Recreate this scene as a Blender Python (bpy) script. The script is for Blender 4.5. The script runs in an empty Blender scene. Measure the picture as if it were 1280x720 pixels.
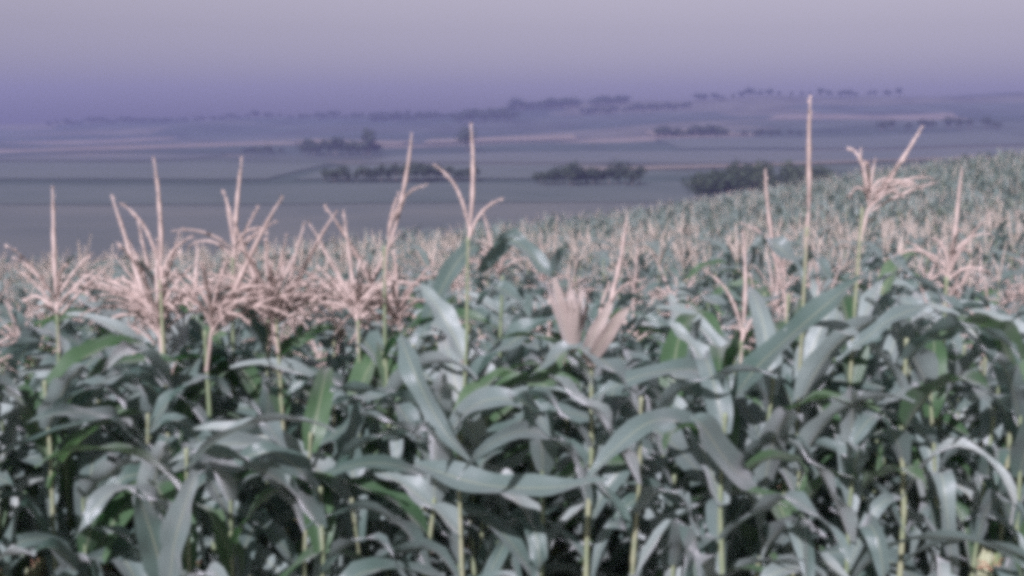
import bpy, math, random
import numpy as np
from mathutils import Vector, Matrix, Euler

SC = bpy.context.scene
COL = SC.collection
R = math.radians
random.seed(11)
rng = np.random.default_rng(11)

# ------------------------------------------------------------------ camera
F = 1500.0                       # focal length in photo pixels (1280 wide)
CAMZ = 2.40
PITCH = math.atan(210 / F)
cam_data = bpy.data.cameras.new("camera")
cam_data.sensor_width = 36.0
cam_data.lens = 36.0 * F / 1280.0
cam_data.clip_start = 0.05
cam_data.clip_end = 12000
cam_data.dof.use_dof = True      # a soft, slightly long lens
cam_data.dof.focus_distance = 4.3
cam_data.dof.aperture_fstop = 5.6
cam = bpy.data.objects.new("camera", cam_data)
cam.location = (0, 0, CAMZ)
cam.rotation_euler = (math.pi / 2 - PITCH, 0, 0)
COL.objects.link(cam)
SC.camera = cam

# ------------------------------------------------------------------ sky, sun, exposure
SUN_EL, SUN_AZ = R(37), R(200)   # azimuth clockwise from +Y: behind the camera, to its left
w = bpy.data.worlds.new("World")
SC.world = w
w.use_nodes = True
wn = w.node_tree.nodes
sky = wn.new("ShaderNodeTexSky")
sky.sky_type = 'NISHITA'
sky.sun_disc = False
sky.sun_elevation = SUN_EL
sky.sun_rotation = SUN_AZ
sky.air_density = 1.0
sky.dust_density = 1.8
sky.ozone_density = 1.5
wn["Background"].inputs[1].default_value = 0.05
hz = wn.new("ShaderNodeHueSaturation")          # hazy, milky sky
hz.inputs["Saturation"].default_value = 0.0
w.node_tree.links.new(sky.outputs[0], hz.inputs["Color"])
hm = wn.new("ShaderNodeMix")
hm.data_type = 'RGBA'
hm.blend_type = 'MULTIPLY'
hm.inputs[0].default_value = 1
hm.inputs[7].default_value = (1.0, 0.96, 0.86, 1)   # dust in the air
w.node_tree.links.new(hz.outputs[0], hm.inputs[6])
w.node_tree.links.new(hm.outputs[2], wn["Background"].inputs[0])

sd = bpy.data.lights.new("sun", 'SUN')
sd.energy = 5.0
sd.angle = R(0.6)
sd.color = (1.0, 0.95, 0.87)
sun = bpy.data.objects.new("sun", sd)
sdir = Vector((math.sin(SUN_AZ) * math.cos(SUN_EL), math.cos(SUN_AZ) * math.cos(SUN_EL), math.sin(SUN_EL)))
sun.rotation_euler = sdir.to_track_quat('Z', 'Y').to_euler()
sun.location = (-20, -30, 60)
COL.objects.link(sun)

vs = SC.view_settings
vs.view_transform = 'Standard'
vs.look = 'None'
vs.gamma = 1.0
vs.use_curve_mapping = False
vs.exposure = 0.76
vs.use_white_balance = True      # the film stock's cool, violet balance
vs.white_balance_temperature = 5720
vs.white_balance_tint = 29
SC.cycles.use_denoising = False   # keeps a little grain, like the film
SC.cycles.filter_width = 5.6     # soft small-gauge film
SC.cycles.max_bounces = 12
SC.cycles.diffuse_bounces = 10
SC.cycles.transmission_bounces = 10
SC.cycles.volume_bounces = 1
SC.cycles.sample_clamp_indirect = 10.0

# ------------------------------------------------------------------ helpers
def tag(o, label=None, cat=None, group=None, kind=None):
    if label: o["label"] = label
    if cat: o["category"] = cat
    if group: o["group"] = group
    if kind: o["kind"] = kind
    return o

class MB:
    """collects vertices, faces and uv into one mesh"""
    def __init__(self):
        self.v, self.f, self.uv, self.mi = [], [], [], []
    def grid(self, rows, uvs=None, mi=0, close=False):
        b = len(self.v)
        n = len(rows[0])
        for r in rows: self.v.extend(r)
        m = n if close else n - 1
        for i in range(len(rows) - 1):
            for j in range(m):
                k = (j + 1) % n
                self.f.append((b + i * n + j, b + i * n + k, b + (i + 1) * n + k, b + (i + 1) * n + j))
                self.mi.append(mi)
                t0, t1 = i / (len(rows) - 1), (i + 1) / (len(rows) - 1)
                u0, u1 = j / m, (j + 1) / m
                self.uv.append(((u0, t0), (u1, t0), (u1, t1), (u0, t1)))
    def quad(self, a, b_, c, d, mi=0):
        b = len(self.v)
        self.v.extend((a, b_, c, d))
        self.f.append((b, b + 1, b + 2, b + 3)); self.mi.append(mi)
        self.uv.append(((0, 0), (1, 0), (1, 1), (0, 1)))
    def tube(self, pts, rad, n=6, mi=0, cap=True):
        rows = []
        for i, p in enumerate(pts):
            p = Vector(p)
            a = Vector(pts[min(i + 1, len(pts) - 1)]) - Vector(pts[max(i - 1, 0)])
            a.normalize()
            s = a.cross(Vector((0.13, 1, 0.21))).normalized()
            t = a.cross(s)
            r = rad[i]
            rows.append([p + (s * math.cos(2 * math.pi * k / n) + t * math.sin(2 * math.pi * k / n)) * r for k in range(n)])
        self.grid(rows, mi=mi, close=True)
        if cap:
            b = len(self.v) - n
            self.f.append(tuple(range(b, b + n))); self.mi.append(mi)
            self.uv.append(tuple((.5, 1) for _ in range(n)))
    def mesh(self, name, mats, smooth=True):
        me = bpy.data.meshes.new(name)
        me.from_pydata([tuple(p) for p in self.v], [], self.f)
        uvl = me.uv_layers.new(name="UVMap")
        flat = [c for f in self.uv for p in f for c in p]
        uvl.data.foreach_set("uv", flat)
        for m in mats: me.materials.append(m)
        me.polygons.foreach_set("material_index", self.mi)
        me.polygons.foreach_set("use_smooth", [smooth] * len(self.f))
        me.update()
        return me

def put(name, me, parent=None, loc=(0, 0, 0), rot=(0, 0, 0), sc=(1, 1, 1)):
    o = bpy.data.objects.new(name, me)
    COL.objects.link(o)
    if parent is not None: o.parent = parent
    o.location = loc; o.rotation_euler = rot; o.scale = sc
    return o

def at(px, py, y):
    """world point seen at photo pixel (px, py), y metres ahead"""
    c, s = math.cos(PITCH), math.sin(PITCH)
    up = (360 - py) / F
    d = Vector(((px - 640) / F, c + up * s, -s + up * c))
    return Vector((0, 0, CAMZ)) + d * (y / d.y)

# ------------------------------------------------------------------ materials
def mat(name):
    m = bpy.data.materials.new(name); m.use_nodes = True
    nt = m.node_tree
    return m, nt.nodes, nt.links, nt.nodes["Principled BSDF"]

def ramp(n, stops):
    r = n.new("ShaderNodeValToRGB")
    e = r.color_ramp.elements
    while len(e) < len(stops): e.new(0.5)
    for k, (p, c) in enumerate(stops):
        e[k].position = p; e[k].color = (*c, 1)
    return r

def leaf_material(name, c1, c2, tint, trans=0.25, rough=0.42):
    m, n, l, b = mat(name)
    uv = n.new("ShaderNodeUVMap"); uv.uv_map = "UVMap"
    sep = n.new("ShaderNodeSeparateXYZ"); l.new(uv.outputs[0], sep.inputs[0])
    inf = n.new("ShaderNodeObjectInfo")
    tc = n.new("ShaderNodeTexCoord")
    no = n.new("ShaderNodeTexNoise"); no.inputs["Scale"].default_value = 9; no.inputs["Detail"].default_value = 4
    geo = n.new("ShaderNodeNewGeometry")
    l.new(geo.outputs["Position"], no.inputs["Vector"])
    add = n.new("ShaderNodeMath"); add.operation = 'MULTIPLY_ADD'
    l.new(inf.outputs["Random"], add.inputs[0]); add.inputs[1].default_value = 0.75
    sc_ = n.new("ShaderNodeMath"); sc_.operation = 'MULTIPLY_ADD'; l.new(no.outputs["Fac"], sc_.inputs[0])
    sc_.inputs[1].default_value = 0.9; sc_.inputs[2].default_value = -0.3
    l.new(sc_.outputs[0], add.inputs[2])
    cr = ramp(n, [(0.05, c1), (0.75, c2), (1.0, tint)])
    l.new(add.outputs[0], cr.inputs[0])
    # veins across the blade + pale midrib
    wv = n.new("ShaderNodeMath"); wv.operation = 'SINE'
    mu = n.new("ShaderNodeMath"); mu.operation = 'MULTIPLY'; mu.inputs[1].default_value = 75
    l.new(sep.outputs[0], mu.inputs[0]); l.new(mu.outputs[0], wv.inputs[0])
    vr = n.new("ShaderNodeMapRange"); vr.inputs[1].default_value = -1; vr.inputs[2].default_value = 1
    vr.inputs[3].default_value = 0.78; vr.inputs[4].default_value = 1.14
    l.new(wv.outputs[0], vr.inputs[0])
    mv = n.new("ShaderNodeMix"); mv.data_type = 'RGBA'; mv.blend_type = 'MULTIPLY'; mv.inputs[0].default_value = 1
    l.new(cr.outputs[0], mv.inputs[6]); l.new(vr.outputs[0], mv.inputs[7])
    ab = n.new("ShaderNodeMath"); ab.operation = 'SUBTRACT'; ab.inputs[1].default_value = 0.5
    l.new(sep.outputs[0], ab.inputs[0])
    aa = n.new("ShaderNodeMath"); aa.operation = 'ABSOLUTE'; l.new(ab.outputs[0], aa.inputs[0])
    rb = ramp(n, [(0.0, (.45, .45, .45)), (0.02, (.45, .45, .45)), (0.045, (0, 0, 0))])
    l.new(aa.outputs[0], rb.inputs[0])
    mr = n.new("ShaderNodeMix"); mr.data_type = 'RGBA'
    l.new(rb.outputs[0], mr.inputs[0]); l.new(mv.outputs[2], mr.inputs[6])
    mr.inputs[7].default_value = (0.34, 0.36, 0.24, 1)
    # dry brown tips and edges
    tn = n.new("ShaderNodeMath"); tn.operation = 'MULTIPLY_ADD'
    l.new(no.outputs["Fac"], tn.inputs[0]); tn.inputs[1].default_value = 0.25; l.new(sep.outputs[1], tn.inputs[2])
    tr_ = ramp(n, [(0.0, (0, 0, 0)), (0.93, (0, 0, 0)), (1.0, (1, 1, 1))])
    tm = n.new("ShaderNodeMath"); tm.operation = 'MULTIPLY'; tm.inputs[1].default_value = 0.80
    l.new(tn.outputs[0], tm.inputs[0]); l.new(tm.outputs[0], tr_.inputs[0])
    md = n.new("ShaderNodeMix"); md.data_type = 'RGBA'
    l.new(tr_.outputs[0], md.inputs[0]); l.new(mr.outputs[2], md.inputs[6]); md.inputs[7].default_value = (0.32, 0.25, 0.16, 1)
    l.new(md.outputs[2], b.inputs["Base Color"])
    b.inputs["Roughness"].default_value = rough
    b.inputs["Specular IOR Level"].default_value = 0.6
    b.inputs["Sheen Weight"].default_value = 0.45      # fine hairs and dust on the blades
    b.inputs["Sheen Roughness"].default_value = 0.45
    tl = n.new("ShaderNodeBsdfTranslucent")
    hs = n.new("ShaderNodeHueSaturation"); hs.inputs["Saturation"].default_value = 1.5; hs.inputs["Value"].default_value = 1.25
    l.new(md.outputs[2], hs.inputs["Color"]); l.new(hs.outputs[0], tl.inputs[0])
    mx = n.new("ShaderNodeMixShader"); mx.inputs[0].default_value = trans
    l.new(b.outputs[0], mx.inputs[1]); l.new(tl.outputs[0], mx.inputs[2])
    bp = n.new("ShaderNodeBump"); bp.inputs["Strength"].default_value = 0.25; bp.inputs["Distance"].default_value = 0.002
    l.new(wv.outputs[0], bp.inputs["Height"]); l.new(bp.outputs[0], b.inputs["Normal"])
    l.new(mx.outputs[0], n["Material Output"].inputs[0])
    return m

def noise_material(name, stops, scale=8, rough=0.8, detail=5, bump=0.0, spec=0.3, sx=(1, 1, 1)):
    m, n, l, b = mat(name)
    tc = n.new("ShaderNodeTexCoord")
    mp = n.new("ShaderNodeMapping"); mp.inputs["Scale"].default_value = sx
    l.new(tc.outputs["Object"], mp.inputs[0])
    no = n.new("ShaderNodeTexNoise"); no.inputs["Scale"].default_value = scale; no.inputs["Detail"].default_value = detail
    l.new(mp.outputs[0], no.inputs["Vector"])
    inf = n.new("ShaderNodeObjectInfo")
    ad = n.new("ShaderNodeMath"); ad.operation = 'MULTIPLY_ADD'; ad.inputs[1].default_value = 0.3
    l.new(inf.outputs["Random"], ad.inputs[0])
    su = n.new("ShaderNodeMath"); su.operation = 'SUBTRACT'; su.inputs[1].default_value = 0.05
    l.new(no.outputs["Fac"], su.inputs[0]); l.new(su.outputs[0], ad.inputs[2])
    cr = ramp(n, stops); l.new(ad.outputs[0], cr.inputs[0])
    l.new(cr.outputs[0], b.inputs["Base Color"])
    b.inputs["Roughness"].default_value = rough
    b.inputs["Specular IOR Level"].default_value = spec
    if bump:
        bp = n.new("ShaderNodeBump"); bp.inputs["Strength"].default_value = bump; bp.inputs["Distance"].default_value = 0.05
        l.new(no.outputs["Fac"], bp.inputs["Height"]); l.new(bp.outputs[0], b.inputs["Normal"])
    return m

M_LEAF = leaf_material("corn_leaf", (0.085, 0.14, 0.112), (0.155, 0.208, 0.188), (0.21, 0.25, 0.232), trans=0.45, rough=0.36)
M_FRESH = leaf_material("fresh_leaf", (0.03, 0.08, 0.03), (0.065, 0.13, 0.055), (0.12, 0.185, 0.10), trans=0.4, rough=0.42)
M_DULL = leaf_material("dusty_leaf", (0.13, 0.177, 0.157), (0.225, 0.272, 0.248), (0.30, 0.322, 0.297), trans=0.3, rough=0.45)
M_DRY = leaf_material("dry_leaf", (0.30, 0.25, 0.17), (0.42, 0.34, 0.24), (0.46, 0.42, 0.30), trans=0.2, rough=0.6)
M_HUSK = leaf_material("husk", (0.27, 0.225, 0.19), (0.40, 0.345, 0.30), (0.45, 0.40, 0.345), trans=0.2, rough=0.6)
M_HUSKG = leaf_material("green_husk", (0.14, 0.20, 0.08), (0.24, 0.27, 0.14), (0.34, 0.33, 0.2), trans=0.15, rough=0.5)
M_STALK = noise_material("corn_stalk", [(0.25, (0.10, 0.145, 0.075)), (0.6, (0.17, 0.20, 0.115)), (0.85, (0.24, 0.24, 0.15))], 5, 0.5, sx=(1, 1, 2))
M_TASSEL = noise_material("corn_tassel", [(0.25, (0.22, 0.17, 0.14)), (0.55, (0.37, 0.295, 0.25)), (0.8, (0.45, 0.37, 0.32))], 14, 0.8)
M_STRAW = noise_material("straw_tassel", [(0.25, (0.16, 0.14, 0.11)), (0.55, (0.27, 0.235, 0.19)), (0.8, (0.35, 0.30, 0.25))], 14, 0.85)
M_SILK = noise_material("corn_silk", [(0.3, (0.16, 0.08, 0.05)), (0.7, (0.36, 0.22, 0.14))], 30, 0.7)
M_BARK = noise_material("tree_bark", [(0.3, (0.06, 0.045, 0.035)), (0.7, (0.13, 0.10, 0.08))], 6, 0.9, bump=0.5)
M_CROWN = noise_material("tree_foliage", [(0.25, (0.012, 0.022, 0.012)), (0.55, (0.02, 0.034, 0.017)), (0.8, (0.032, 0.046, 0.022))], 0.6, 0.7)

def terrain_material():
    m, n, l, b = mat("farmland")
    geo = n.new("ShaderNodeNewGeometry")
    sep = n.new("ShaderNodeSeparateXYZ"); l.new(geo.outputs["Position"], sep.inputs[0])
    # patchwork of fields: cells stretched along the valley
    mp = n.new("ShaderNodeMapping"); mp.inputs["Scale"].default_value = (0.006, 0.011, 0.0); mp.inputs["Rotation"].default_value = (0, 0, 0.12)
    l.new(geo.outputs["Position"], mp.inputs[0])
    vo = n.new("ShaderNodeTexVoronoi"); vo.inputs["Scale"].default_value = 1.0; vo.inputs["Randomness"].default_value = 0.75
    l.new(mp.outputs[0], vo.inputs["Vector"])
    sc_ = n.new("ShaderNodeSeparateColor"); l.new(vo.outputs["Color"], sc_.inputs[0])
    cr = ramp(n, [(0.0, (0.04, 0.055, 0.05)), (0.3, (0.055, 0.068, 0.062)), (0.55, (0.085, 0.085, 0.075)), (0.72, (0.05, 0.06, 0.055)), (0.88, (0.14, 0.12, 0.105))])
    cr.color_ramp.interpolation = 'CONSTANT'
    l.new(sc_.outputs[0], cr.inputs[0])
    no = n.new("ShaderNodeTexNoise"); no.inputs["Scale"].default_value = 0.03; no.inputs["Detail"].default_value = 6
    l.new(geo.outputs["Position"], no.inputs["Vector"])
    nr = n.new("ShaderNodeMapRange"); nr.inputs[1].default_value = 0.3; nr.inputs[2].default_value = 0.7; nr.inputs[3].default_value = 0.7; nr.inputs[4].default_value = 1.35
    l.new(no.outputs["Fac"], nr.inputs[0])
    mv = n.new("ShaderNodeMix"); mv.data_type = 'RGBA'; mv.blend_type = 'MULTIPLY'; mv.inputs[0].default_value = 1
    l.new(cr.outputs[0], mv.inputs[6]); l.new(nr.outputs[0], mv.inputs[7])
    # bare soil under the corn on the near hill
    n2 = n.new("ShaderNodeTexNoise"); n2.inputs["Scale"].default_value = 6; n2.inputs["Detail"].default_value = 8
    l.new(geo.outputs["Position"], n2.inputs["Vector"])
    so = ramp(n, [(0.3, (0.12, 0.095, 0.075)), (0.7, (0.22, 0.18, 0.14))]); l.new(n2.outputs["Fac"], so.inputs[0])
    mr = n.new("ShaderNodeMapRange"); mr.inputs[1].default_value = 86; mr.inputs[2].default_value = 90
    l.new(sep.outputs[1], mr.inputs[0])
    mx = n.new("ShaderNodeMix"); mx.data_type = 'RGBA'
    l.new(mr.outputs[0], mx.inputs[0]); l.new(so.outputs[0], mx.inputs[6]); l.new(mv.outputs[2], mx.inputs[7])
    l.new(mx.outputs[2], b.inputs["Base Color"])
    b.inputs["Roughness"].default_value = 0.95
    b.inputs["Specular IOR Level"].default_value = 0.1
    bp = n.new("ShaderNodeBump"); bp.inputs["Strength"].default_value = 0.6; bp.inputs["Distance"].default_value = 0.05
    l.new(n2.outputs["Fac"], bp.inputs["Height"]); l.new(bp.outputs[0], b.inputs["Normal"])
    return m

# ------------------------------------------------------------------ terrain
CANOPY = 2.15
def _interp(y, xs, ys): return np.interp(y, xs, ys)

def ground_z(x, y):
    x = np.asarray(x, float); y = np.asarray(y, float)
    yy = np.maximum(y, 0)
    xc = np.where(x < 16, np.maximum(x, -50), 16 + 14 * np.tanh((x - 16) / 14))
    hill = CAMZ - CANOPY - 0.25 - (yy / 70.0) * (6.1 - 0.19 * xc) - 0.010 * np.maximum(0, y - 64) ** 2
    hill = hill + np.clip((y - 10) / 15, 0, 1) * (.22 * np.sin(y * .42 + x * .05 + np.sin(x * .11)) + .16 * np.sin(y * .19 - x * .09 + 1))
    # valley floor and the far hills
    base = _interp(y, [0, 150, 420, 640, 760, 900, 1020, 1300, 1500, 1900, 4200],
                      [-15, -15, -15, -14.5, -11.5, -7.0, -4.5, 15.5, 13.5, 6, 0])
    k = np.clip((y - 500) / 800, 0, 1)
    px = x / np.maximum(y, 60)
    base = base + k * (np.clip(px, -.4, .36) * 46)
    r2 = np.exp(-((y - 400) / 70.0) ** 2)
    base = base + r2 * np.clip(x - 15, 0, 220) * 0.036
    und = (np.sin(x * .011 + y * .004 + 1.3) * 1.0 + np.sin(x * .023 - y * .009) * .7 + np.sin(x * .047 + 2) * .4 + np.sin(y * .02 + x * .006) * .8)
    base = base + und * (0.35 + 1.5 * k) + k * 1.3 * np.sin(x * .006 + 2.2) * np.sin(y * .013 + x * .004)
    s = 1.2
    mx = np.maximum(hill, base)
    return mx + s * np.log(np.exp(np.clip((hill - mx) / s, -50, 0)) + np.exp(np.clip((base - mx) / s, -50, 0))) * np.clip((y - 70) / 40, 0, 1)

def gz(x, y): return float(ground_z(x, y))

def build_ground():
    ys = np.concatenate([np.linspace(-30, 90, 80), np.geomspace(91, 1480, 200)])
    ss = np.linspace(-1, 1, 201)
    Y = np.repeat(ys[:, None], len(ss), 1)
    X = ss[None, :] * (0.85 * np.maximum(ys, 0)[:, None] + 60)
    Z = ground_z(X, Y)
    n, m = X.shape
    V = np.stack([X, Y, Z], -1).reshape(-1, 3)
    i, j = np.meshgrid(np.arange(n - 1), np.arange(m - 1), indexing='ij')
    a = (i * m + j).ravel()
    Fq = np.stack([a, a + 1, a + m + 1, a + m], -1)
    me = bpy.data.meshes.new("ground")
    me.from_pydata(V.tolist(), [], Fq.tolist())
    me.polygons.foreach_set("use_smooth", [True] * len(me.polygons))
    me.materials.append(terrain_material())
    o = put("ground", me)
    tag(o, "rolling farmland falling from the corn field to a valley and far hills", "ground", kind="structure")
build_ground()

def field_sheet(name, pts, lift, m, label):
    """a crop patch draped on the terrain; pts = (x0,x1,y0,y1) with y edges tilting by slope"""
    x0, x1, y0, y1, sl = pts
    nx, ny = 60, 8
    rows = []
    for i in range(ny + 1):
        row = []
        for j in range(nx + 1):
            x = x0 + (x1 - x0) * j / nx
            y = y0 + (y1 - y0) * i / ny + sl * (x - x0) + 6 * math.sin(x * .02)
            row.append((x, y, gz(x, y) + lift))
        rows.append(row)
    mb = MB(); mb.grid(rows)
    o = put(name, mb.mesh(name, [m]))
    tag(o, label, "field", kind="structure")
M_STUB = noise_material("stubble", [(0.3, (0.10, 0.085, 0.07)), (0.7, (0.16, 0.135, 0.11))], 0.05, 0.95)
M_PAST = noise_material("pasture", [(0.3, (0.05, 0.07, 0.068)), (0.7, (0.075, 0.085, 0.08))], 0.03, 0.95)
field_sheet("stubble_field", (20, 230, 392, 418, 0.0), 0.35, M_STUB, "pale strip of stubble on the low ridge behind the dark grove")
field_sheet("stubble_field", (-140, -70, 770, 850, 0.0), 0.5, M_STUB, "pale pinkish field above the long dark tree row")
field_sheet("stubble_field", (-60, 45, 800, 880, 0.1), 0.5, M_STUB, "wide pale field left of centre on the far slope")
field_sheet("stubble_field", (95, 150, 800, 870, 0.0), 0.5, M_STUB, "broad pale field right of centre on the far slope")
field_sheet("stubble_field", (142, 160, 790, 812, 0.0), 0.7, M_STUB, "small pale patch in the dark woods on the far slope")
field_sheet("pasture_field", (-60, 330, 480, 620, 0.0), 0.3, M_PAST, "broad grey green pasture across the valley floor")

M_MEAD = noise_material("meadow", [(0.3, (0.052, 0.062, 0.062)), (0.5, (0.064, 0.074, 0.072)), (0.7, (0.082, 0.088, 0.082))], 0.03, 0.95)
M_CLOV = noise_material("clover", [(0.3, (0.046, 0.062, 0.058)), (0.7, (0.066, 0.08, 0.075))], 0.04, 0.95)
field_sheet("meadow_field", (-260, 75, 128, 238, 0.05), 0.3, M_MEAD, "broad grey meadow on the valley floor behind the tassels")
field_sheet("clover_field", (-260, 75, 240, 312, 0.05), 0.3, M_CLOV, "long clover strip in front of the low hedge rows")
field_sheet("clover_field", (-260, -70, 345, 470, 0.02), 0.3, M_CLOV, "wide green clover field beyond the low hedge at left")
field_sheet("clover_field", (-62, 20, 345, 455, 0.02), 0.3, M_CLOV, "narrow green clover field between the hedge rows")
field_sheet("meadow_field", (-330, -150, 500, 640, 0.0), 0.3, M_MEAD, "pale meadow far off at the left end of the valley")
field_sheet("clover_field", (90, 300, 640, 760, 0.0), 0.4, M_CLOV, "green clover field on the far slope at right")

# ------------------------------------------------------------------ haze
def build_haze():
    me = bpy.data.meshes.new("haze")
    x, y0, y1, z0, z1 = 1450, -60, 1520, -32, 44
    v = [(-x, y0, z0), (x, y0, z0), (x, y1, z0), (-x, y1, z0), (-x, y0, z1), (x, y0, z1), (x, y1, z1), (-x, y1, z1)]
    f = [(0, 3, 2, 1), (4, 5, 6, 7), (0, 1, 5, 4), (1, 2, 6, 5), (2, 3, 7, 6), (3, 0, 4, 7)]
    me.from_pydata(v, [], f)
    m = bpy.data.materials.new("haze"); m.use_nodes = True
    nt = m.node_tree
    nt.nodes.remove(nt.nodes["Principled BSDF"])
    pv = nt.nodes.new("ShaderNodeVolumePrincipled")
    pv.inputs["Color"].default_value = (0.35, 0.36, 0.67, 1)
    pv.inputs["Density"].default_value = 0.0006
    pv.inputs["Anisotropy"].default_value = 0.2
    nt.links.new(pv.outputs[0], nt.nodes["Material Output"].inputs["Volume"])
    me.materials.append(m)
    o = put("haze", me)
    tag(o, "pale violet summer haze over the valley", "haze", kind="stuff")
build_haze()

# ------------------------------------------------------------------ corn parts
def leaf_rows(L, W, e0, e1, p, rollA, wave, fold, kink=None, n=15, across=5, sweep=0.0, seed=0):
    rd = random.Random(seed)
    ph1, ph2 = rd.uniform(0, 6), rd.uniform(0, 6)
    pos = Vector((0, 0, 0)); rows = []
    az = 0.0
    for i in range(n + 1):
        t = i / n
        a = e0 + (e1 - e0) * (t ** p)
        if kink is not None and t > kink[0]: a -= kink[1] * min(1, (t - kink[0]) / .1)
        az = sweep * t * t
        d = Vector((math.cos(a) * math.cos(az), math.cos(a) * math.sin(az), math.sin(a)))
        side0 = Vector((-math.sin(az), math.cos(az), 0))
        nrm0 = d.cross(side0).normalized() * -1
        nrm0 = side0.cross(d).normalized() * -1 if nrm0.z < 0 else nrm0
        ro = rollA * t
        side = side0 * math.cos(ro) + nrm0 * math.sin(ro)
        nrm = nrm0 * math.cos(ro) - side0 * math.sin(ro)
        wd = W * min(1, 0.45 + t * 3.2) * max(0.0, 1 - t ** 2.4) ** 0.8
        row = []
        for j in range(across):
            v = -1 + 2 * j / (across - 1)
            lift = fold * abs(v) * wd * .5 + wave * (abs(v) ** 1.5) * math.sin(t * 17 + (ph1 if v > 0 else ph2)) * min(1, t * 3) * (1 - t * .5)
            row.append(pos + side * (v * wd * .5) + nrm * lift)
        rows.append(row)
        pos = pos + d * (L / n)
    return rows

def leaf_mesh(seed, L, W, e0, e1, p, rollA, kink, m, sweep=0):
    mb = MB()
    mb.grid(leaf_rows(L, W, e0, e1, p, rollA, random.Random(seed).uniform(.010, .026), random.Random(seed + 5).uniform(.25, .6), kink, seed=seed, sweep=sweep))
    return mb.mesh("corn_leaf", [m])

LEAF_MID, LEAF_TOP, LEAF_DRY = [], [], []
for k in range(18):
    r_ = random.Random(100 + k)
    kink = (r_.uniform(.25, .65), r_.uniform(.6, 1.6)) if k % 3 != 0 else None
    LEAF_MID.append(leaf_mesh(k, r_.uniform(.36, .74), r_.uniform(.04, .085), R(r_.uniform(52, 72)), R(r_.uniform(-85, -30)), r_.uniform(.9, 1.7), r_.uniform(-1.6, 1.6), kink, (M_LEAF, M_LEAF, M_DULL, M_LEAF, M_FRESH, M_DULL)[k % 6], r_.uniform(-.5, .5)))
for k in range(8):
    r_ = random.Random(300 + k)
    kink = (r_.uniform(.4, .6), r_.uniform(.5, 1.0)) if k % 4 == 0 else None
    LEAF_TOP.append(leaf_mesh(50 + k, r_.uniform(.38, .58), r_.uniform(.065, .095), R(r_.uniform(48, 74)), R(r_.uniform(-50, 20)), r_.uniform(.9, 1.6), r_.uniform(-.8, .8), kink, (M_LEAF, M_FRESH, M_LEAF, M_DULL)[k % 4], r_.uniform(-.6, .6)))
for k in range(5):
    r_ = random.Random(500 + k)
    LEAF_DRY.append(leaf_mesh(80 + k, r_.uniform(.45, .7), r_.uniform(.04, .06), R(r_.uniform(20, 50)), R(-88), .6, r_.uniform(-2.5, 2.5), (.2, .6), M_DRY, r_.uniform(-.8, .8)))

def stalk_mesh(seed):
    r_ = random.Random(seed); mb = MB()
    pts, rad = [], []
    N = 9
    for i in range(N):
        z = 2.0 * i / (N - 1)
        off = Vector((r_.uniform(-.008, .008), r_.uniform(-.008, .008), 0)) if 0 < i < N - 1 else Vector((0, 0, 0))
        base = .0145 * (1 - .6 * i / (N - 1))
        if i:
            pts.append(off + Vector((0, 0, z - .025))); rad.append(base)
            pts.append(off + Vector((0, 0, z - .008))); rad.append(base * 1.32)
        pts.append(off + Vector((0, 0, z + .006))); rad.append(base * 1.1)
    mb.tube(pts, rad, 8)
    return mb.mesh("corn_stalk", [M_STALK])
STALKS = [stalk_mesh(700 + k) for k in range(4)]

def tassel_mesh(seed, lean, nb, L=.36, mi_n=4, spread=1.0):
    """central spike with drooping side branches, each set with small spikelets"""
    r_ = random.Random(seed); mb = MB()
    def branch(p0, d, ln, droop, rmax):
        n = 9; p = Vector(p0); d = d.normalized(); pts, rad = [], []
        for i in range(n + 1):
            t = i / n
            pts.append(p.copy()); rad.append(max(.0012, rmax * min(1, .35 + t * 3) * (1 - t ** 3 * .8) * (1.0 if i % 2 else .72)))
            d = (d + Vector((0, 0, -droop / n)) + Vector((r_.uniform(-.04, .04), r_.uniform(-.04, .04), 0))).normalized()
            p = p + d * (ln / n)
        mb.tube(pts, rad, mi_n)
        for i in range(1, n):                    # spikelets
            for q in range(3):
                c = pts[i].lerp(pts[i + 1], r_.random())
                ax = (pts[i + 1] - pts[i]).normalized()
                sd_ = ax.cross(Vector((r_.uniform(-1, 1), r_.uniform(-1, 1), r_.uniform(-1, 1)))).normalized()
                e = (ax * .8 + sd_ * .65).normalized()
                wv = ax.cross(sd_) * .0045
                l_ = r_.uniform(.010, .019)
                mb.quad(c, c + e * l_ * .5 + wv, c + e * l_, c + e * l_ * .5 - wv)
    base = Vector((0, 0, -.12))
    stem_d = Vector((lean, 0, 1)).normalized()
    mb.tube([base, base + Vector((lean * .03, 0, .08)), Vector((lean * .04, 0, .0)), Vector((lean * .07, 0, .0)) + stem_d * .05], [.0055, .005, .0045, .004], 5)
    top = Vector((lean * .07, 0, 0)) + stem_d * .05
    branch(top, stem_d, L * r_.uniform(.85, 1.05), lean * .35 + .02, .0092)
    for k in range(nb):
        a = 2.4 * k + r_.uniform(-.4, .4)
        sp = r_.uniform(.35, 1.0) * spread
        d = Vector((math.cos(a) * sp + lean * .7, math.sin(a) * sp, 1))
        branch(Vector((lean * .05, 0, -.01 + .08 * k / nb)), d, L * r_.uniform(.5, .8), r_.uniform(.2, 1.9), .0062)
    return mb.mesh("corn_tassel", [M_TASSEL])
TASSELS = [tassel_mesh(900 + k, (0, .25, .1, .5, .05, .35)[k], (11, 13, 9, 13, 7, 15)[k]) for k in range(6)]
FEATHER = [tassel_mesh(970 + k, (.45, -.1, .3)[k], (22, 20, 24)[k], .40, 4, (.95, 1.1, .8)[k]) for k in range(3)]
SPIKES = [tassel_mesh(950 + k, (0.05, .3, .02)[k], (2, 3, 0)[k], .40, 4, .22) for k in range(3)]

TOPZ = {m.name: max(v.co.z for v in m.vertices) for m in TASSELS + FEATHER + SPIKES}

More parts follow.
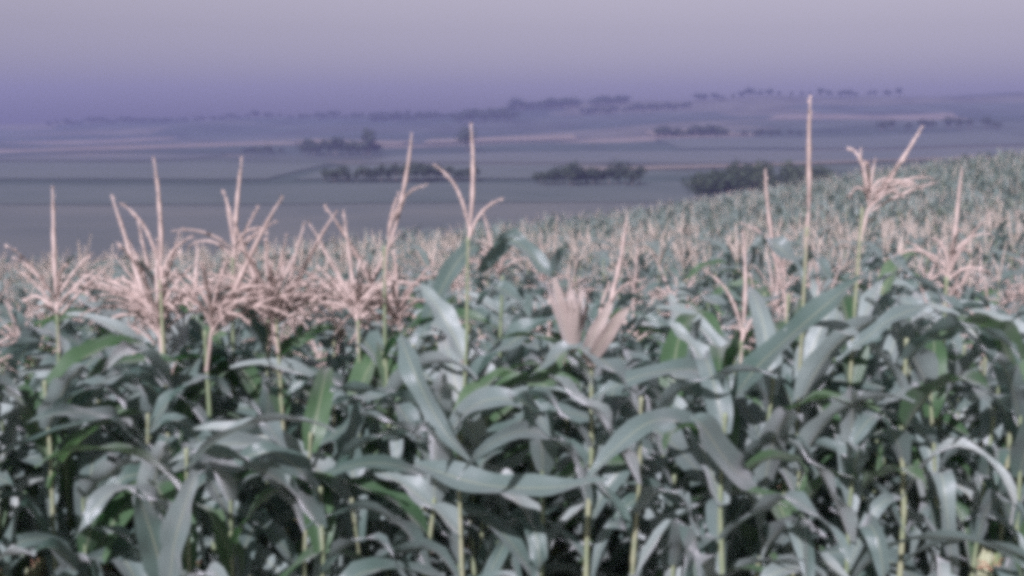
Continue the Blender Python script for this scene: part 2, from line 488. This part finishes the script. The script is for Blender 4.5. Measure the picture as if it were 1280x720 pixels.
def ear_mesh(seed, m, open_=0.0, nh=7):
    r_ = random.Random(seed); mb = MB()
    pts = [(0, 0, 0), (.004, 0, .03), (.008, 0, .09), (.01, 0, .16), (.012, 0, .21), (.013, 0, .245)]
    mb.tube(pts, [.012, .022, .029, .026, .016, .005], 10)
    for k in range(nh):                          # husk blades wrapped round and flaring at the tip
        a = k * 2.4 + r_.uniform(-.3, .3)
        L = r_.uniform(.20, .33) if nh < 9 else r_.uniform(.13, .31)
        nar = 1 if nh < 9 else r_.uniform(.3, .75)
        rows = []
        for i in range(9):
            t = i / 8
            rr = .031 * math.sin(math.pi * min(1, .14 + t * .62)) + (open_ + .012) * t ** 2
            wd = nar * (.030 * math.sin(math.pi * min(.98, .2 + t * .66)))
            c = Vector((math.cos(a) * rr, math.sin(a) * rr, .005 + L * t))
            sd_ = Vector((-math.sin(a), math.cos(a), 0))
            rad = Vector((math.cos(a), math.sin(a), 0))
            rows.append([c + sd_ * wd * v - rad * (abs(v) * wd * .55) for v in (-1, -.5, 0, .5, 1)])
        mb.grid(rows)
    return mb.mesh("corn_ear", [m])
EARS = [ear_mesh(40 + k, M_HUSKG) for k in range(3)]
EAR_DRY = ear_mesh(47, M_HUSK, .03, 15)
def silk_mesh(seed):
    r_ = random.Random(seed); mb = MB()
    for k in range(16):
        d = Vector((r_.uniform(-.5, .5), r_.uniform(-.5, .5), 1)).normalized(); p = Vector((.012, 0, .235)); pts = []
        for i in range(5):
            pts.append(p.copy()); d = (d + Vector((0, 0, -.32))).normalized(); p = p + d * .017
        mb.tube(pts, [.0016] * 5, 3)
    return mb.mesh("corn_silk", [M_SILK])
SILK = silk_mesh(3)

LABEL_PLAIN = "leafy green corn plant with a pale tassel and no ear among the crowded corn rows"
LABEL_BARE = "leafy green corn plant with no tassel among the crowded corn rows"
LABEL_BARE_EAR = "green corn plant with an ear but no tassel among the crowded corn rows"
LABEL_EAR = "green corn plant with both an ear and a tassel among the crowded corn rows"
GROUP = "corn plants in the rows of the field"

def corn_plant(x, y, H, az, rd, tassel=None, tassel_az=None, tassel_sc=1.0, label=None, ear=None, leaves=True, skip_top=0, lean=None, top_t=.97):
    z0 = gz(x, y)
    root = bpy.data.objects.new("corn_plant", None)
    root.empty_display_size = .1
    COL.objects.link(root)
    root.location = (x, y, z0 - .02)
    ln = lean if lean is not None else (rd.gauss(0, .045), rd.gauss(0, .045))
    root.rotation_euler = (ln[0], ln[1], az)
    if tassel is None: tassel = rd.choice(TASSELS)
    ts = tassel_sc * rd.uniform(.85, 1.1)
    hs = H - (.30 if tassel == 'none' else TOPZ[tassel.name] * ts)   # stalk height up to the tassel's base
    th = rd.uniform(.7, 1.0)
    put("stalk", STALKS[rd.randrange(4)], root, sc=(th, th, hs / 2.0))
    n = rd.choice((15, 16, 17, 18))
    if leaves:
        for k in range(n - skip_top):
            t = .20 + (top_t - .20) * k / (n - 1)
            a = math.pi * k + rd.gauss(0, .75)
            if k >= n - 4: me = rd.choice(LEAF_TOP); s = rd.uniform(.85, 1.2)
            elif k < 5 and rd.random() < .35: me = rd.choice(LEAF_DRY); s = rd.uniform(.8, 1.1)
            else: me = rd.choice(LEAF_MID); s = rd.uniform(.8, 1.12)
            put("leaf", me, root, (0, 0, hs * t), (rd.gauss(0, .12), rd.gauss(0, .16), a), (s, s, s))
    if tassel != 'none': put("tassel", tassel, root, (0, 0, hs), (0, 0, (tassel_az - az) if tassel_az is not None else rd.uniform(0, 6.28)), (ts, ts, ts))
    has = ear if ear is not None else (rd.random() < .5)
    if has:
        e = put("ear", rd.choice(EARS), root, (0.012, 0, hs * rd.uniform(.45, .62)), (0, rd.uniform(.25, .55), 0))
        e.rotation_euler = Euler((0, rd.uniform(.25, .5), rd.uniform(0, 6.28)), 'XYZ')
        put("silk", SILK, e)
    tag(root, label or ((LABEL_BARE_EAR if has else LABEL_BARE) if tassel == 'none' else (LABEL_EAR if has else LABEL_PLAIN)), "corn plant", GROUP)
    return root

# ------------------------------------------------------------------ hero plants, found in the photograph by their tassels
RD = random.Random(5)
def hero(px, py_top, y, tassel, taz, label, tsc=1.0, **kw):
    """a plant y metres ahead whose tassel tip shows at (px, py_top)"""
    p = at(px, py_top, y)
    H = p.z - gz(p.x, y) + .02
    lean = kw.pop("lean", (RD.gauss(0, .02), RD.gauss(0, .02)))
    return corn_plant(p.x, y, H, kw.pop("az", RD.uniform(0, 6.28)), RD, tassel, taz, tsc, label, lean=lean, **kw)

PI = math.pi
hero(178, 245, 3.9, FEATHER[2], PI, "corn plant at the far left with its tassel leaning left", skip_top=0, top_t=.84)
hero(212, 195, 3.9, SPIKES[0], 0, "tall corn plant with a thin straight tassel near the left end of the front row", skip_top=0, top_t=.84)
hero(272, 195, 4.2, TASSELS[4], .4, "corn plant with an upright sparse tassel right of the thin straight one", skip_top=0, top_t=.84)
hero(250, 245, 3.8, FEATHER[0], 0, "corn plant with a bushy tassel whose branches droop to the right", skip_top=0, top_t=.84)
hero(300, 258, 4.1, FEATHER[0], 0, "corn plant with its bushy tassel bent well over to the right", skip_top=0, top_t=.84)
hero(362, 252, 4.0, FEATHER[2], PI, "corn plant with a thick tassel bent over to the left", skip_top=0, top_t=.84)
hero(435, 258, 4.1, FEATHER[1], 0, "corn plant with a short upright tassel left of the two tallest tassels", skip_top=0, top_t=.84)
hero(482, 165, 3.9, SPIKES[1], .1, "tall corn plant with a long tassel tilting right, left of the tallest middle one", lean=(0, .04), skip_top=0, top_t=.84)
hero(556, 152, 3.7, SPIKES[0], 0, "tallest corn plant left of centre with a straight spike tassel", lean=(0, .03), skip_top=0, top_t=.84)
hero(525, 250, 4.3, FEATHER[0], PI, "corn plant with a drooping feathery tassel under the tall spike tassel", skip_top=0, top_t=.84)
hero(622, 262, 4.6, TASSELS[1], PI, "corn plant near the centre with a small tassel leaning left", .8, skip_top=0, top_t=.84)
hero(742, 268, 4.2, SPIKES[1], 0, "corn plant with a slim tassel leaning right beside the pale dry ear", skip_top=0, top_t=.84)
hero(1003, 118, 3.9, SPIKES[2], 0, "very tall corn plant whose thin straight tassel reaches up to the skyline at right", 1.15, skip_top=1, top_t=.84)
hero(1062, 155, 3.9, TASSELS[3], 0, "corn plant at right with its tassel bent to the right against the hills", skip_top=1, top_t=.84)
hero(962, 212, 4.4, SPIKES[1], PI, "corn plant at right with a slim tassel leaning left below the dark grove", skip_top=0, top_t=.84)
hero(932, 288, 4.0, SPIKES[0], 0, "corn plant with a straight tassel beside two broad dark hanging leaves", skip_top=0, top_t=.84)
hero(215, 265, 4.3, FEATHER[1], 0, "corn plant with a wide feathery tassel behind the left-leaning one at the far left")
hero(335, 275, 4.5, FEATHER[2], 0, "corn plant with a feathery tassel low between the two strongly bent ones")
hero(400, 285, 4.6, FEATHER[0], 0, "corn plant with a low feathery tassel between the thick left-bent and the short upright one")
hero(470, 275, 4.7, FEATHER[0], 2.6, "corn plant with a low feathery tassel below the long right-tilting one", top_t=.86)
hero(60, 230, 3.9, TASSELS[0], 0, "corn plant at the left edge with a spreading upright tassel", skip_top=0, top_t=.84)
hero(1190, 205, 4.0, TASSELS[2], 0, "corn plant at the right edge with a short upright tassel", skip_top=0, top_t=.84)

# hand-shaped big leaves, each a part of the plant it grows from
def ribbon_leaf(parent, pts, W, face=(0, -1, .5), m=M_LEAF, wave=.008, seed=0):
    P = [at(*q) for q in pts]
    # resample with a Catmull-Rom curve
    Q = []
    ext = [P[0] * 2 - P[1]] + P + [P[-1] * 2 - P[-2]]
    for i in range(1, len(ext) - 2):
        for s in range(6):
            t = s / 6
            a, b, c, d = ext[i - 1:i + 3]
            Q.append(.5 * ((2 * b) + (c - a) * t + (2 * a - 5 * b + 4 * c - d) * t * t + (3 * b - a - 3 * c + d) * t ** 3))
    Q.append(P[-1])
    rows = []
    n = len(Q) - 1
    fv = Vector(face).normalized()
    for i, q in enumerate(Q):
        t = i / n
        d = (Q[min(i + 1, n)] - Q[max(i - 1, 0)]).normalized()
        side = d.cross(fv)
        side = side.normalized()
        nr = side.cross(d).normalized()
        wd = W * min(1, .4 + t * 3) * max(0, 1 - t ** 3) ** .8
        rows.append([q + side * (v * wd * .5) + nr * (abs(v) * wd * .16 + wave * abs(v) * math.sin(t * 15 + seed + v)) for v in (-1, -.5, 0, .5, 1)])
    mb = MB(); mb.grid(rows)
    me = mb.mesh("corn_leaf", [m])
    o = put("leaf", me)
    o.parent = parent
    bpy.context.view_layer.update()
    o.matrix_parent_inverse = parent.matrix_world.inverted()
    return o

def bare(px, py, y, label, **kw):
    r = hero(px, py, y, kw.pop('t', 'none'), 0, label, **kw)
    return r

big = bare(905, 320, 3.55, "corn plant at right carrying a long broad leaf that slants up to the right")
ribbon_leaf(big, [(915, 500, 3.55), (950, 455, 3.5), (1005, 405, 3.42), (1048, 368, 3.38), (1078, 345, 3.35)], .085, (-.3, -.6, .7))
ribbon_leaf(big, [(905, 520, 3.55), (880, 470, 3.5), (850, 462, 3.45), (800, 470, 3.4), (765, 485, 3.38), (728, 505, 3.36)], .07, (0, -.5, .8), seed=2)
big2 = bare(1160, 300, 3.5, "corn plant past the right side with a straight leaf reaching down left")
ribbon_leaf(big2, [(1160, 380, 3.5), (1115, 398, 3.45), (1080, 425, 3.42), (1045, 450, 3.4)], .05, (-.2, -.6, .7), seed=3)
dk = bare(990, 300, 4.0, "corn plant at right with broad dark leaves hanging from its top", skip_top=0, top_t=.84)
ribbon_leaf(dk, [(935, 330, 4.0), (945, 297, 3.95), (968, 306, 3.9), (990, 325, 3.88), (1004, 352, 3.86)], .085, (.7, -.6, -.1), seed=1)
ribbon_leaf(dk, [(985, 345, 4.0), (1005, 316, 3.97), (1022, 328, 3.93), (1045, 358, 3.9)], .085, (.7, -.6, -.1), seed=4)
ribbon_leaf(dk, [(1080, 330, 4.0), (1100, 318, 3.97), (1122, 328, 3.93), (1145, 352, 3.9)], .08, (.7, -.6, -.1), seed=6)
mid = bare(590, 290, 3.9, "corn plant at the centre with dark leaves arching to both sides", skip_top=0, top_t=.84)
ribbon_leaf(mid, [(530, 410, 3.9), (548, 370, 3.87), (570, 330, 3.84), (592, 308, 3.8), (605, 312, 3.75)], .07, (-.6, -.7, -.1), seed=2)
ribbon_leaf(mid, [(600, 340, 3.9), (630, 300, 3.85), (655, 310, 3.8), (678, 335, 3.76), (690, 352, 3.73)], .075, (.6, -.7, 0), seed=5)
ribbon_leaf(mid, [(592, 380, 3.9), (612, 358, 3.82), (640, 370, 3.75), (662, 395, 3.7)], .07, (.6, -.6, -.1), seed=7)
arch = bare(905, 385, 3.3, "corn plant low at right with a broad leaf arching down to the left")
ribbon_leaf(arch, [(930, 605, 3.3), (890, 560, 3.26), (850, 528, 3.2), (812, 528, 3.12), (770, 560, 3.06), (722, 612, 3.0)], .085, (-.1, -.55, .8), seed=8)
ribbon_leaf(arch, [(940, 600, 3.32), (915, 585, 3.2), (880, 535, 3.12), (865, 520, 3.1)], .095, (.2, -.8, .5), seed=9)
lo = bare(205, 420, 3.15, "corn plant low at the left with two pale upright leaves in a V")
ribbon_leaf(lo, [(205, 730, 3.1), (196, 690, 3.08), (184, 650, 3.05), (170, 610, 3.0)], .085, (.2, -.9, .4), seed=1)
ribbon_leaf(lo, [(212, 730, 3.1), (218, 680, 3.06), (232, 630, 3.02), (246, 590, 3.0)], .085, (-.2, -.9, .4), seed=2)
gr = bare(600, 400, 3.4, "corn plant below the centre with a bright green arching leaf")
ribbon_leaf(gr, [(560, 545, 3.4), (585, 512, 3.35), (625, 498, 3.3), (665, 512, 3.27), (690, 548, 3.25)], .075, (.1, -.6, .7), seed=3)
ribbon_leaf(gr, [(520, 580, 3.4), (600, 605, 3.3), (680, 610, 3.22), (760, 600, 3.15)], .09, (0, -.55, .85), seed=6)
ribbon_leaf(gr, [(500, 420, 3.5), (520, 470, 3.4), (550, 530, 3.36), (590, 580, 3.32)], .07, (-.5, -.8, .3), seed=9)

ep = bare(728, 330, 3.5, "corn plant at the centre bearing a pale dry ear with a flared husk", ear=False)
a0 = at(716, 440, 3.42)
ear = put("ear", EAR_DRY); ear.parent = ep
ear.matrix_world = Matrix.Identity(4)
bpy.context.view_layer.update()
ear.matrix_parent_inverse = ep.matrix_world.inverted()
ear.location = a0; ear.rotation_euler = (-.12, -.06, .3); ear.scale = (1.0, 1.0, .74)
ear["label"] = "pale dry ear with a flared husk"
for k, (pts, wd) in enumerate([([(730, 450, 3.42), (742, 418, 3.38), (755, 394, 3.36), (766, 376, 3.35)], .04),
                               ([(735, 456, 3.4), (755, 424, 3.34), (772, 400, 3.31), (788, 382, 3.3)], .042)]):
    o = ribbon_leaf(ep, pts, wd, (.2, -.9, .4), M_HUSK, .003, k); o.name = "husk_leaf"

# ------------------------------------------------------------------ the rows: the nearest plants as objects, the rest as one mass
def candidates():
    out = []
    row = 0
    y = 3.55
    while y < 84:
        half = .47 * y + 2.2
        dx = .115 if y < 5.4 else .21 if y < 26 else (.24 if y < 45 else .34)
        x = -half + rng.uniform(0, dx)
        while x < half:
            yy = y + .02 * x + rng.normal(0, .05)
            if rng.random() > .05:
                out.append((x + rng.normal(0, .03), yy, row))
            x += dx
        y += .6 if y < 5.3 else .80 if y < 45 else .9
        row += 1
    return out
C = candidates()
heroes = [o.location.copy() for o in bpy.data.objects if o.name.startswith("corn_plant")]
def clear(x, y): return all((x - h.x) ** 2 + (y - h.y) ** 2 > .012 for h in heroes)
C = [c for c in C if clear(c[0], c[1])]
inview = sorted([c for c in C if abs(c[0]) < .44 * c[1] + .25], key=lambda c: c[1])
N_OBJ = 292 - len(heroes)
near = inview[:N_OBJ]
near_set = set((c[0], c[1]) for c in near)
rest = [c for c in C if (c[0], c[1]) not in near_set]
print("near", len(near), "to", near[-1][1], "rest", len(rest), "heroes", len(heroes))
for (x, y, row) in near:
    lo_ = 1.98 if row < 2 else 2.0
    H = RD.gauss(2.12, .10) if row > 1 else RD.uniform(1.9, 2.3)
    corn_plant(x, y, H, RD.uniform(0, 6.28), RD, tassel='none' if RD.random() < (1, 1, .9, .7, .5, .45)[min(row, 5)] else None)

def lod_plant(seed, nl, seg, tb):
    """simplified whole plant for the mass, as arrays: verts, quads, material index"""
    r_ = random.Random(seed)
    mb = MB()
    mb.grid([[Vector((math.cos(a) * r, math.sin(a) * r, z)) for a in (0, 2.1, 4.2)] for z, r in ((0, .014), (1.0, .011), (1.9, .006))], mi=1, close=True)
    for k in range(nl):
        t = .35 + .62 * k / (nl - 1)
        top = k > nl - 4
        L = r_.uniform(.4, .58) if top else r_.uniform(.65, .9)
        rows = leaf_rows(L, r_.uniform(.06, .08) if top else r_.uniform(.08, .11), R(r_.uniform(50, 72)), R(r_.uniform(-80, -10)), 1.2, r_.uniform(-.8, .8), 0.008, .4, None, seg, 3, r_.uniform(-.5, .5), seed + k)
        rot = Matrix.Rotation(math.pi * k + r_.gauss(0, .5), 3, 'Z')
        mb.grid([[rot @ v + Vector((0, 0, 1.85 * t)) for v in row] for row in rows], mi=0)
    for k in range(tb):
        a = 2.4 * k; sp = .1 if k == 0 else r_.uniform(.3, .9)
        p = Vector((0, 0, 1.86)); d = Vector((math.cos(a) * sp, math.sin(a) * sp, 1)).normalized()
        L = .34 if k == 0 else r_.uniform(.18, .28)
        q = p + d * L * .55; d2 = (d + Vector((0, 0, -r_.uniform(0, .9)))).normalized(); e = q + d2 * L * .45
        for s in (Vector((.008, 0, 0)), Vector((0, .008, 0))):
            mb.grid([[p - s * .5, p + s * .5], [q - s, q + s], [e - s * .5, e + s * .5]], mi=2)
    V = np.array([tuple(v) for v in mb.v]); Fq = np.array(mb.f); MI = np.array(mb.mi)
    UV = np.array(mb.uv).reshape(-1, 2)
    return V, Fq, MI, UV

LOD1 = [lod_plant(2000 + k, 9, 7, (4, 3, 0, 4, 2, 5)[k]) for k in range(6)]
LOD2 = [lod_plant(3000 + k, 7, 3, (1, 0, 2, 0, 1, 0)[k]) for k in range(6)]
Vs, Fs, Ms, Us = [], [], [], []
off = 0
rest_a = np.array([(c[0], c[1]) for c in rest])
rest_z = ground_z(rest_a[:, 0], rest_a[:, 1])
for i, (x, y) in enumerate(rest_a):
    V, Fq, MI, UV = (LOD1 if y < 26 else LOD2)[rng.integers(6)]
    a = rng.uniform(0, 6.28); s = rng.uniform(.86, 1.12)
    ca, sa = math.cos(a), math.sin(a)
    s2 = s * (1 if y < 30 else 1.05)
    lx, ly = rng.normal(0, .04, 2)
    W_ = np.empty_like(V)
    W_[:, 0] = (V[:, 0] * ca - V[:, 1] * sa) * s2 + x + V[:, 2] * lx
    W_[:, 1] = (V[:, 0] * sa + V[:, 1] * ca) * s2 + y + V[:, 2] * ly
    W_[:, 2] = V[:, 2] * s + rest_z[i] - .02
    Vs.append(W_); Fs.append(Fq + off); Ms.append(MI); Us.append(UV)
    off += len(V)
Vs = np.concatenate(Vs); Fs = np.concatenate(Fs); Ms = np.concatenate(Ms); Us = np.concatenate(Us)
me = bpy.data.meshes.new("corn_field")
me.vertices.add(len(Vs)); me.vertices.foreach_set("co", Vs.ravel())
me.loops.add(len(Fs) * 4); me.loops.foreach_set("vertex_index", Fs.ravel().astype(np.int32))
me.polygons.add(len(Fs))
me.polygons.foreach_set("loop_start", np.arange(0, len(Fs) * 4, 4, dtype=np.int32))
me.polygons.foreach_set("material_index", Ms.astype(np.int32))
me.polygons.foreach_set("use_smooth", np.ones(len(Fs), dtype=bool))
me.update(calc_edges=True)
uvl = me.uv_layers.new(name="UVMap"); uvl.data.foreach_set("uv", Us.ravel())
for m in (M_LEAF, M_STALK, M_STRAW): me.materials.append(m)
me.validate()
tag(put("corn_field", me), "mass of tasselled corn rows running up to the crest of the hill", "corn field", kind="stuff")
print("faces", len(Fs))

# ------------------------------------------------------------------ trees far behind
def tree_mesh(seed, H, Wd):
    r_ = random.Random(seed)
    tb = MB()
    tb.tube([(0, 0, -.3), (.05, 0, H * .2), (0, .05, H * .45), (.05, .1, H * .75)], [H * .035, H * .026, H * .018, H * .006], 7)
    limbs = []
    for k in range(6):
        a = k * 2.4 + r_.uniform(-.4, .4)
        e = Vector((math.cos(a) * Wd * .3, math.sin(a) * Wd * .3, H * r_.uniform(.5, .8)))
        s = Vector((0, 0, H * r_.uniform(.25, .45)))
        tb.tube([s, s.lerp(e, .5) + Vector((0, 0, .1)), e], [H * .014, H * .01, H * .004], 5)
        limbs.append(e)
    cb = MB()
    lobes = [(e, Wd * r_.uniform(.16, .26)) for e in limbs] + [(Vector((r_.uniform(-.2, .2) * Wd, r_.uniform(-.2, .2) * Wd, H * r_.uniform(.4, .9))), Wd * r_.uniform(.14, .24)) for _ in range(8)]
    for c, rr in lobes:
        for _ in range(70):
            d = Vector((r_.gauss(0, 1), r_.gauss(0, 1), r_.gauss(0, .8))).normalized()
            p = c + d * rr * r_.uniform(.55, 1.08)
            s = H * r_.uniform(.018, .035)
            u = Vector((r_.gauss(0, 1), r_.gauss(0, 1), r_.gauss(0, 1))).normalized()
            v = u.cross(d).normalized()
            u = v.cross((d + u * .5).normalized())
            cb.quad(p - u * s - v * s * .7, p + u * s - v * s * .7, p + u * s * .8 + v * s, p - u * s * .6 + v * s)
    return tb.mesh("tree_trunk", [M_BARK]), cb.mesh("tree_crown", [M_CROWN], smooth=False)
TREES = [tree_mesh(60 + k, 6.0, (6.0, 7.0, 5.0, 8.0, 4.2, 6.5)[k]) for k in range(6)]

def tree(x, y, h, wf, label, group, rd):
    r = bpy.data.objects.new("tree", None)
    COL.objects.link(r)
    r.location = (x, y, gz(x, y)); r.rotation_euler = (0, 0, rd.uniform(0, 6.28))
    s = h / 6.0
    r.scale = (s * wf * rd.uniform(.7, 1.2), s * wf * rd.uniform(.7, 1.2), s * rd.uniform(.75, 1.2))
    t, c = TREES[rd.randrange(6)]
    put("trunk", t, r); put("crown", c, r)
    tag(r, label, "tree", group)
    return r

RT = random.Random(77)
def X(px, y): return (px - 640) / F * y
def tree_row(p0, p1, y0, y1, n, h0, h1, label, group, wf=1.0):
    for i in range(n):
        t = (i + RT.uniform(.2, .8)) / n
        y = y0 + (y1 - y0) * t + RT.uniform(-5, 5)
        tree(X(p0 + (p1 - p0) * t, y), y, RT.uniform(h0, h1), wf * RT.uniform(.85, 1.25), label, group, RT)

tree_row(872, 960, 262, 262, 15, 6.6, 8.6, "dark bushy tree in the dense grove beyond the crest on the right", "trees of the dark grove", 1.0)
tree_row(985, 1030, 262, 262, 5, 6.6, 8.4, "dark tree of the small clump right of the dense grove", "trees of the small clump beside the grove", 1.0)
tree_row(1060, 1280, 270, 280, 6, 4.0, 6.0, "tree in the loose line past the right end of the crest", "trees past the crest", 1.0)
tree_row(672, 800, 320, 320, 18, 4.2, 6.2, "small round tree in the hedge row across the valley floor, right of the dividing gap", "trees of the middle hedge row", 1.1)
tree_row(400, 600, 330, 340, 24, 3.0, 5.0, "small tree in the thin hedge row behind the tall tassels", "trees of the left hedge row", 1.1)
tree_row(380, 472, 640, 640, 18, 6.5, 8.5, "dark tree in the long wood strip on the far valley side", "trees of the long wood strip", 1.2)
tree(X(463, 640), 636, 13.0, .8, "tallest dark tree at the right end of the long wood strip", "trees of the long wood strip", RT)
tree_row(305, 355, 650, 650, 6, 3.0, 4.5, "small tree in the low line left of the long wood strip", "trees left of the long wood strip", 1.2)
tree(X(584, 650), 650, 11.0, .9, "lone dark tree on the far slope right of the tallest tassel", None, RT)
tree_row(820, 910, 760, 760, 12, 6.0, 9.0, "tree in the dark woods around the small pale patch on the far slope", "trees of the far slope woods", 1.2)
tree_row(925, 1010, 780, 780, 8, 4.0, 6.5, "tree in the thin woods right of the small pale patch", "trees of the thin far woods", 1.2)
tree_row(1090, 1250, 800, 800, 10, 6.0, 9.0, "tree in the far woods at the right edge", "trees of the right edge woods", 1.2)
tree_row(570, 640, 1080, 1080, 10, 7.0, 10.0, "tree in the wood below the skyline left of the wooded knoll", "trees left of the knoll", 1.4)
tree_row(635, 722, 1240, 1240, 20, 7.0, 11.0, "tree on the wooded knoll at the middle of the skyline", "trees of the skyline knoll", 1.4)
tree_row(465, 632, 1180, 1200, 30, 4.5, 8.0, "tree in the long dark wood under the skyline left of the knoll", "trees of the long skyline wood", 1.6)
tree_row(725, 860, 1170, 1180, 22, 4.5, 8.0, "tree in the dark wood under the skyline right of the knoll", "trees of the right skyline wood", 1.6)
tree_row(60, 425, 1265, 1265, 34, 4.5, 7.5, "tree along the faint far skyline at the left", "trees of the far left skyline", 1.8)
tree_row(740, 780, 1250, 1250, 8, 8.0, 11.0, "tree on the skyline just right of the wooded knoll", "trees right of the knoll", 1.4)
tree_row(430, 540, 1260, 1260, 14, 5.0, 8.0, "tree along the hazy skyline left of centre", "trees of the left skyline", 1.4)
tree_row(860, 1120, 1270, 1270, 22, 5.0, 9.0, "tree along the hazy skyline at the right", "trees of the right skyline", 1.4)
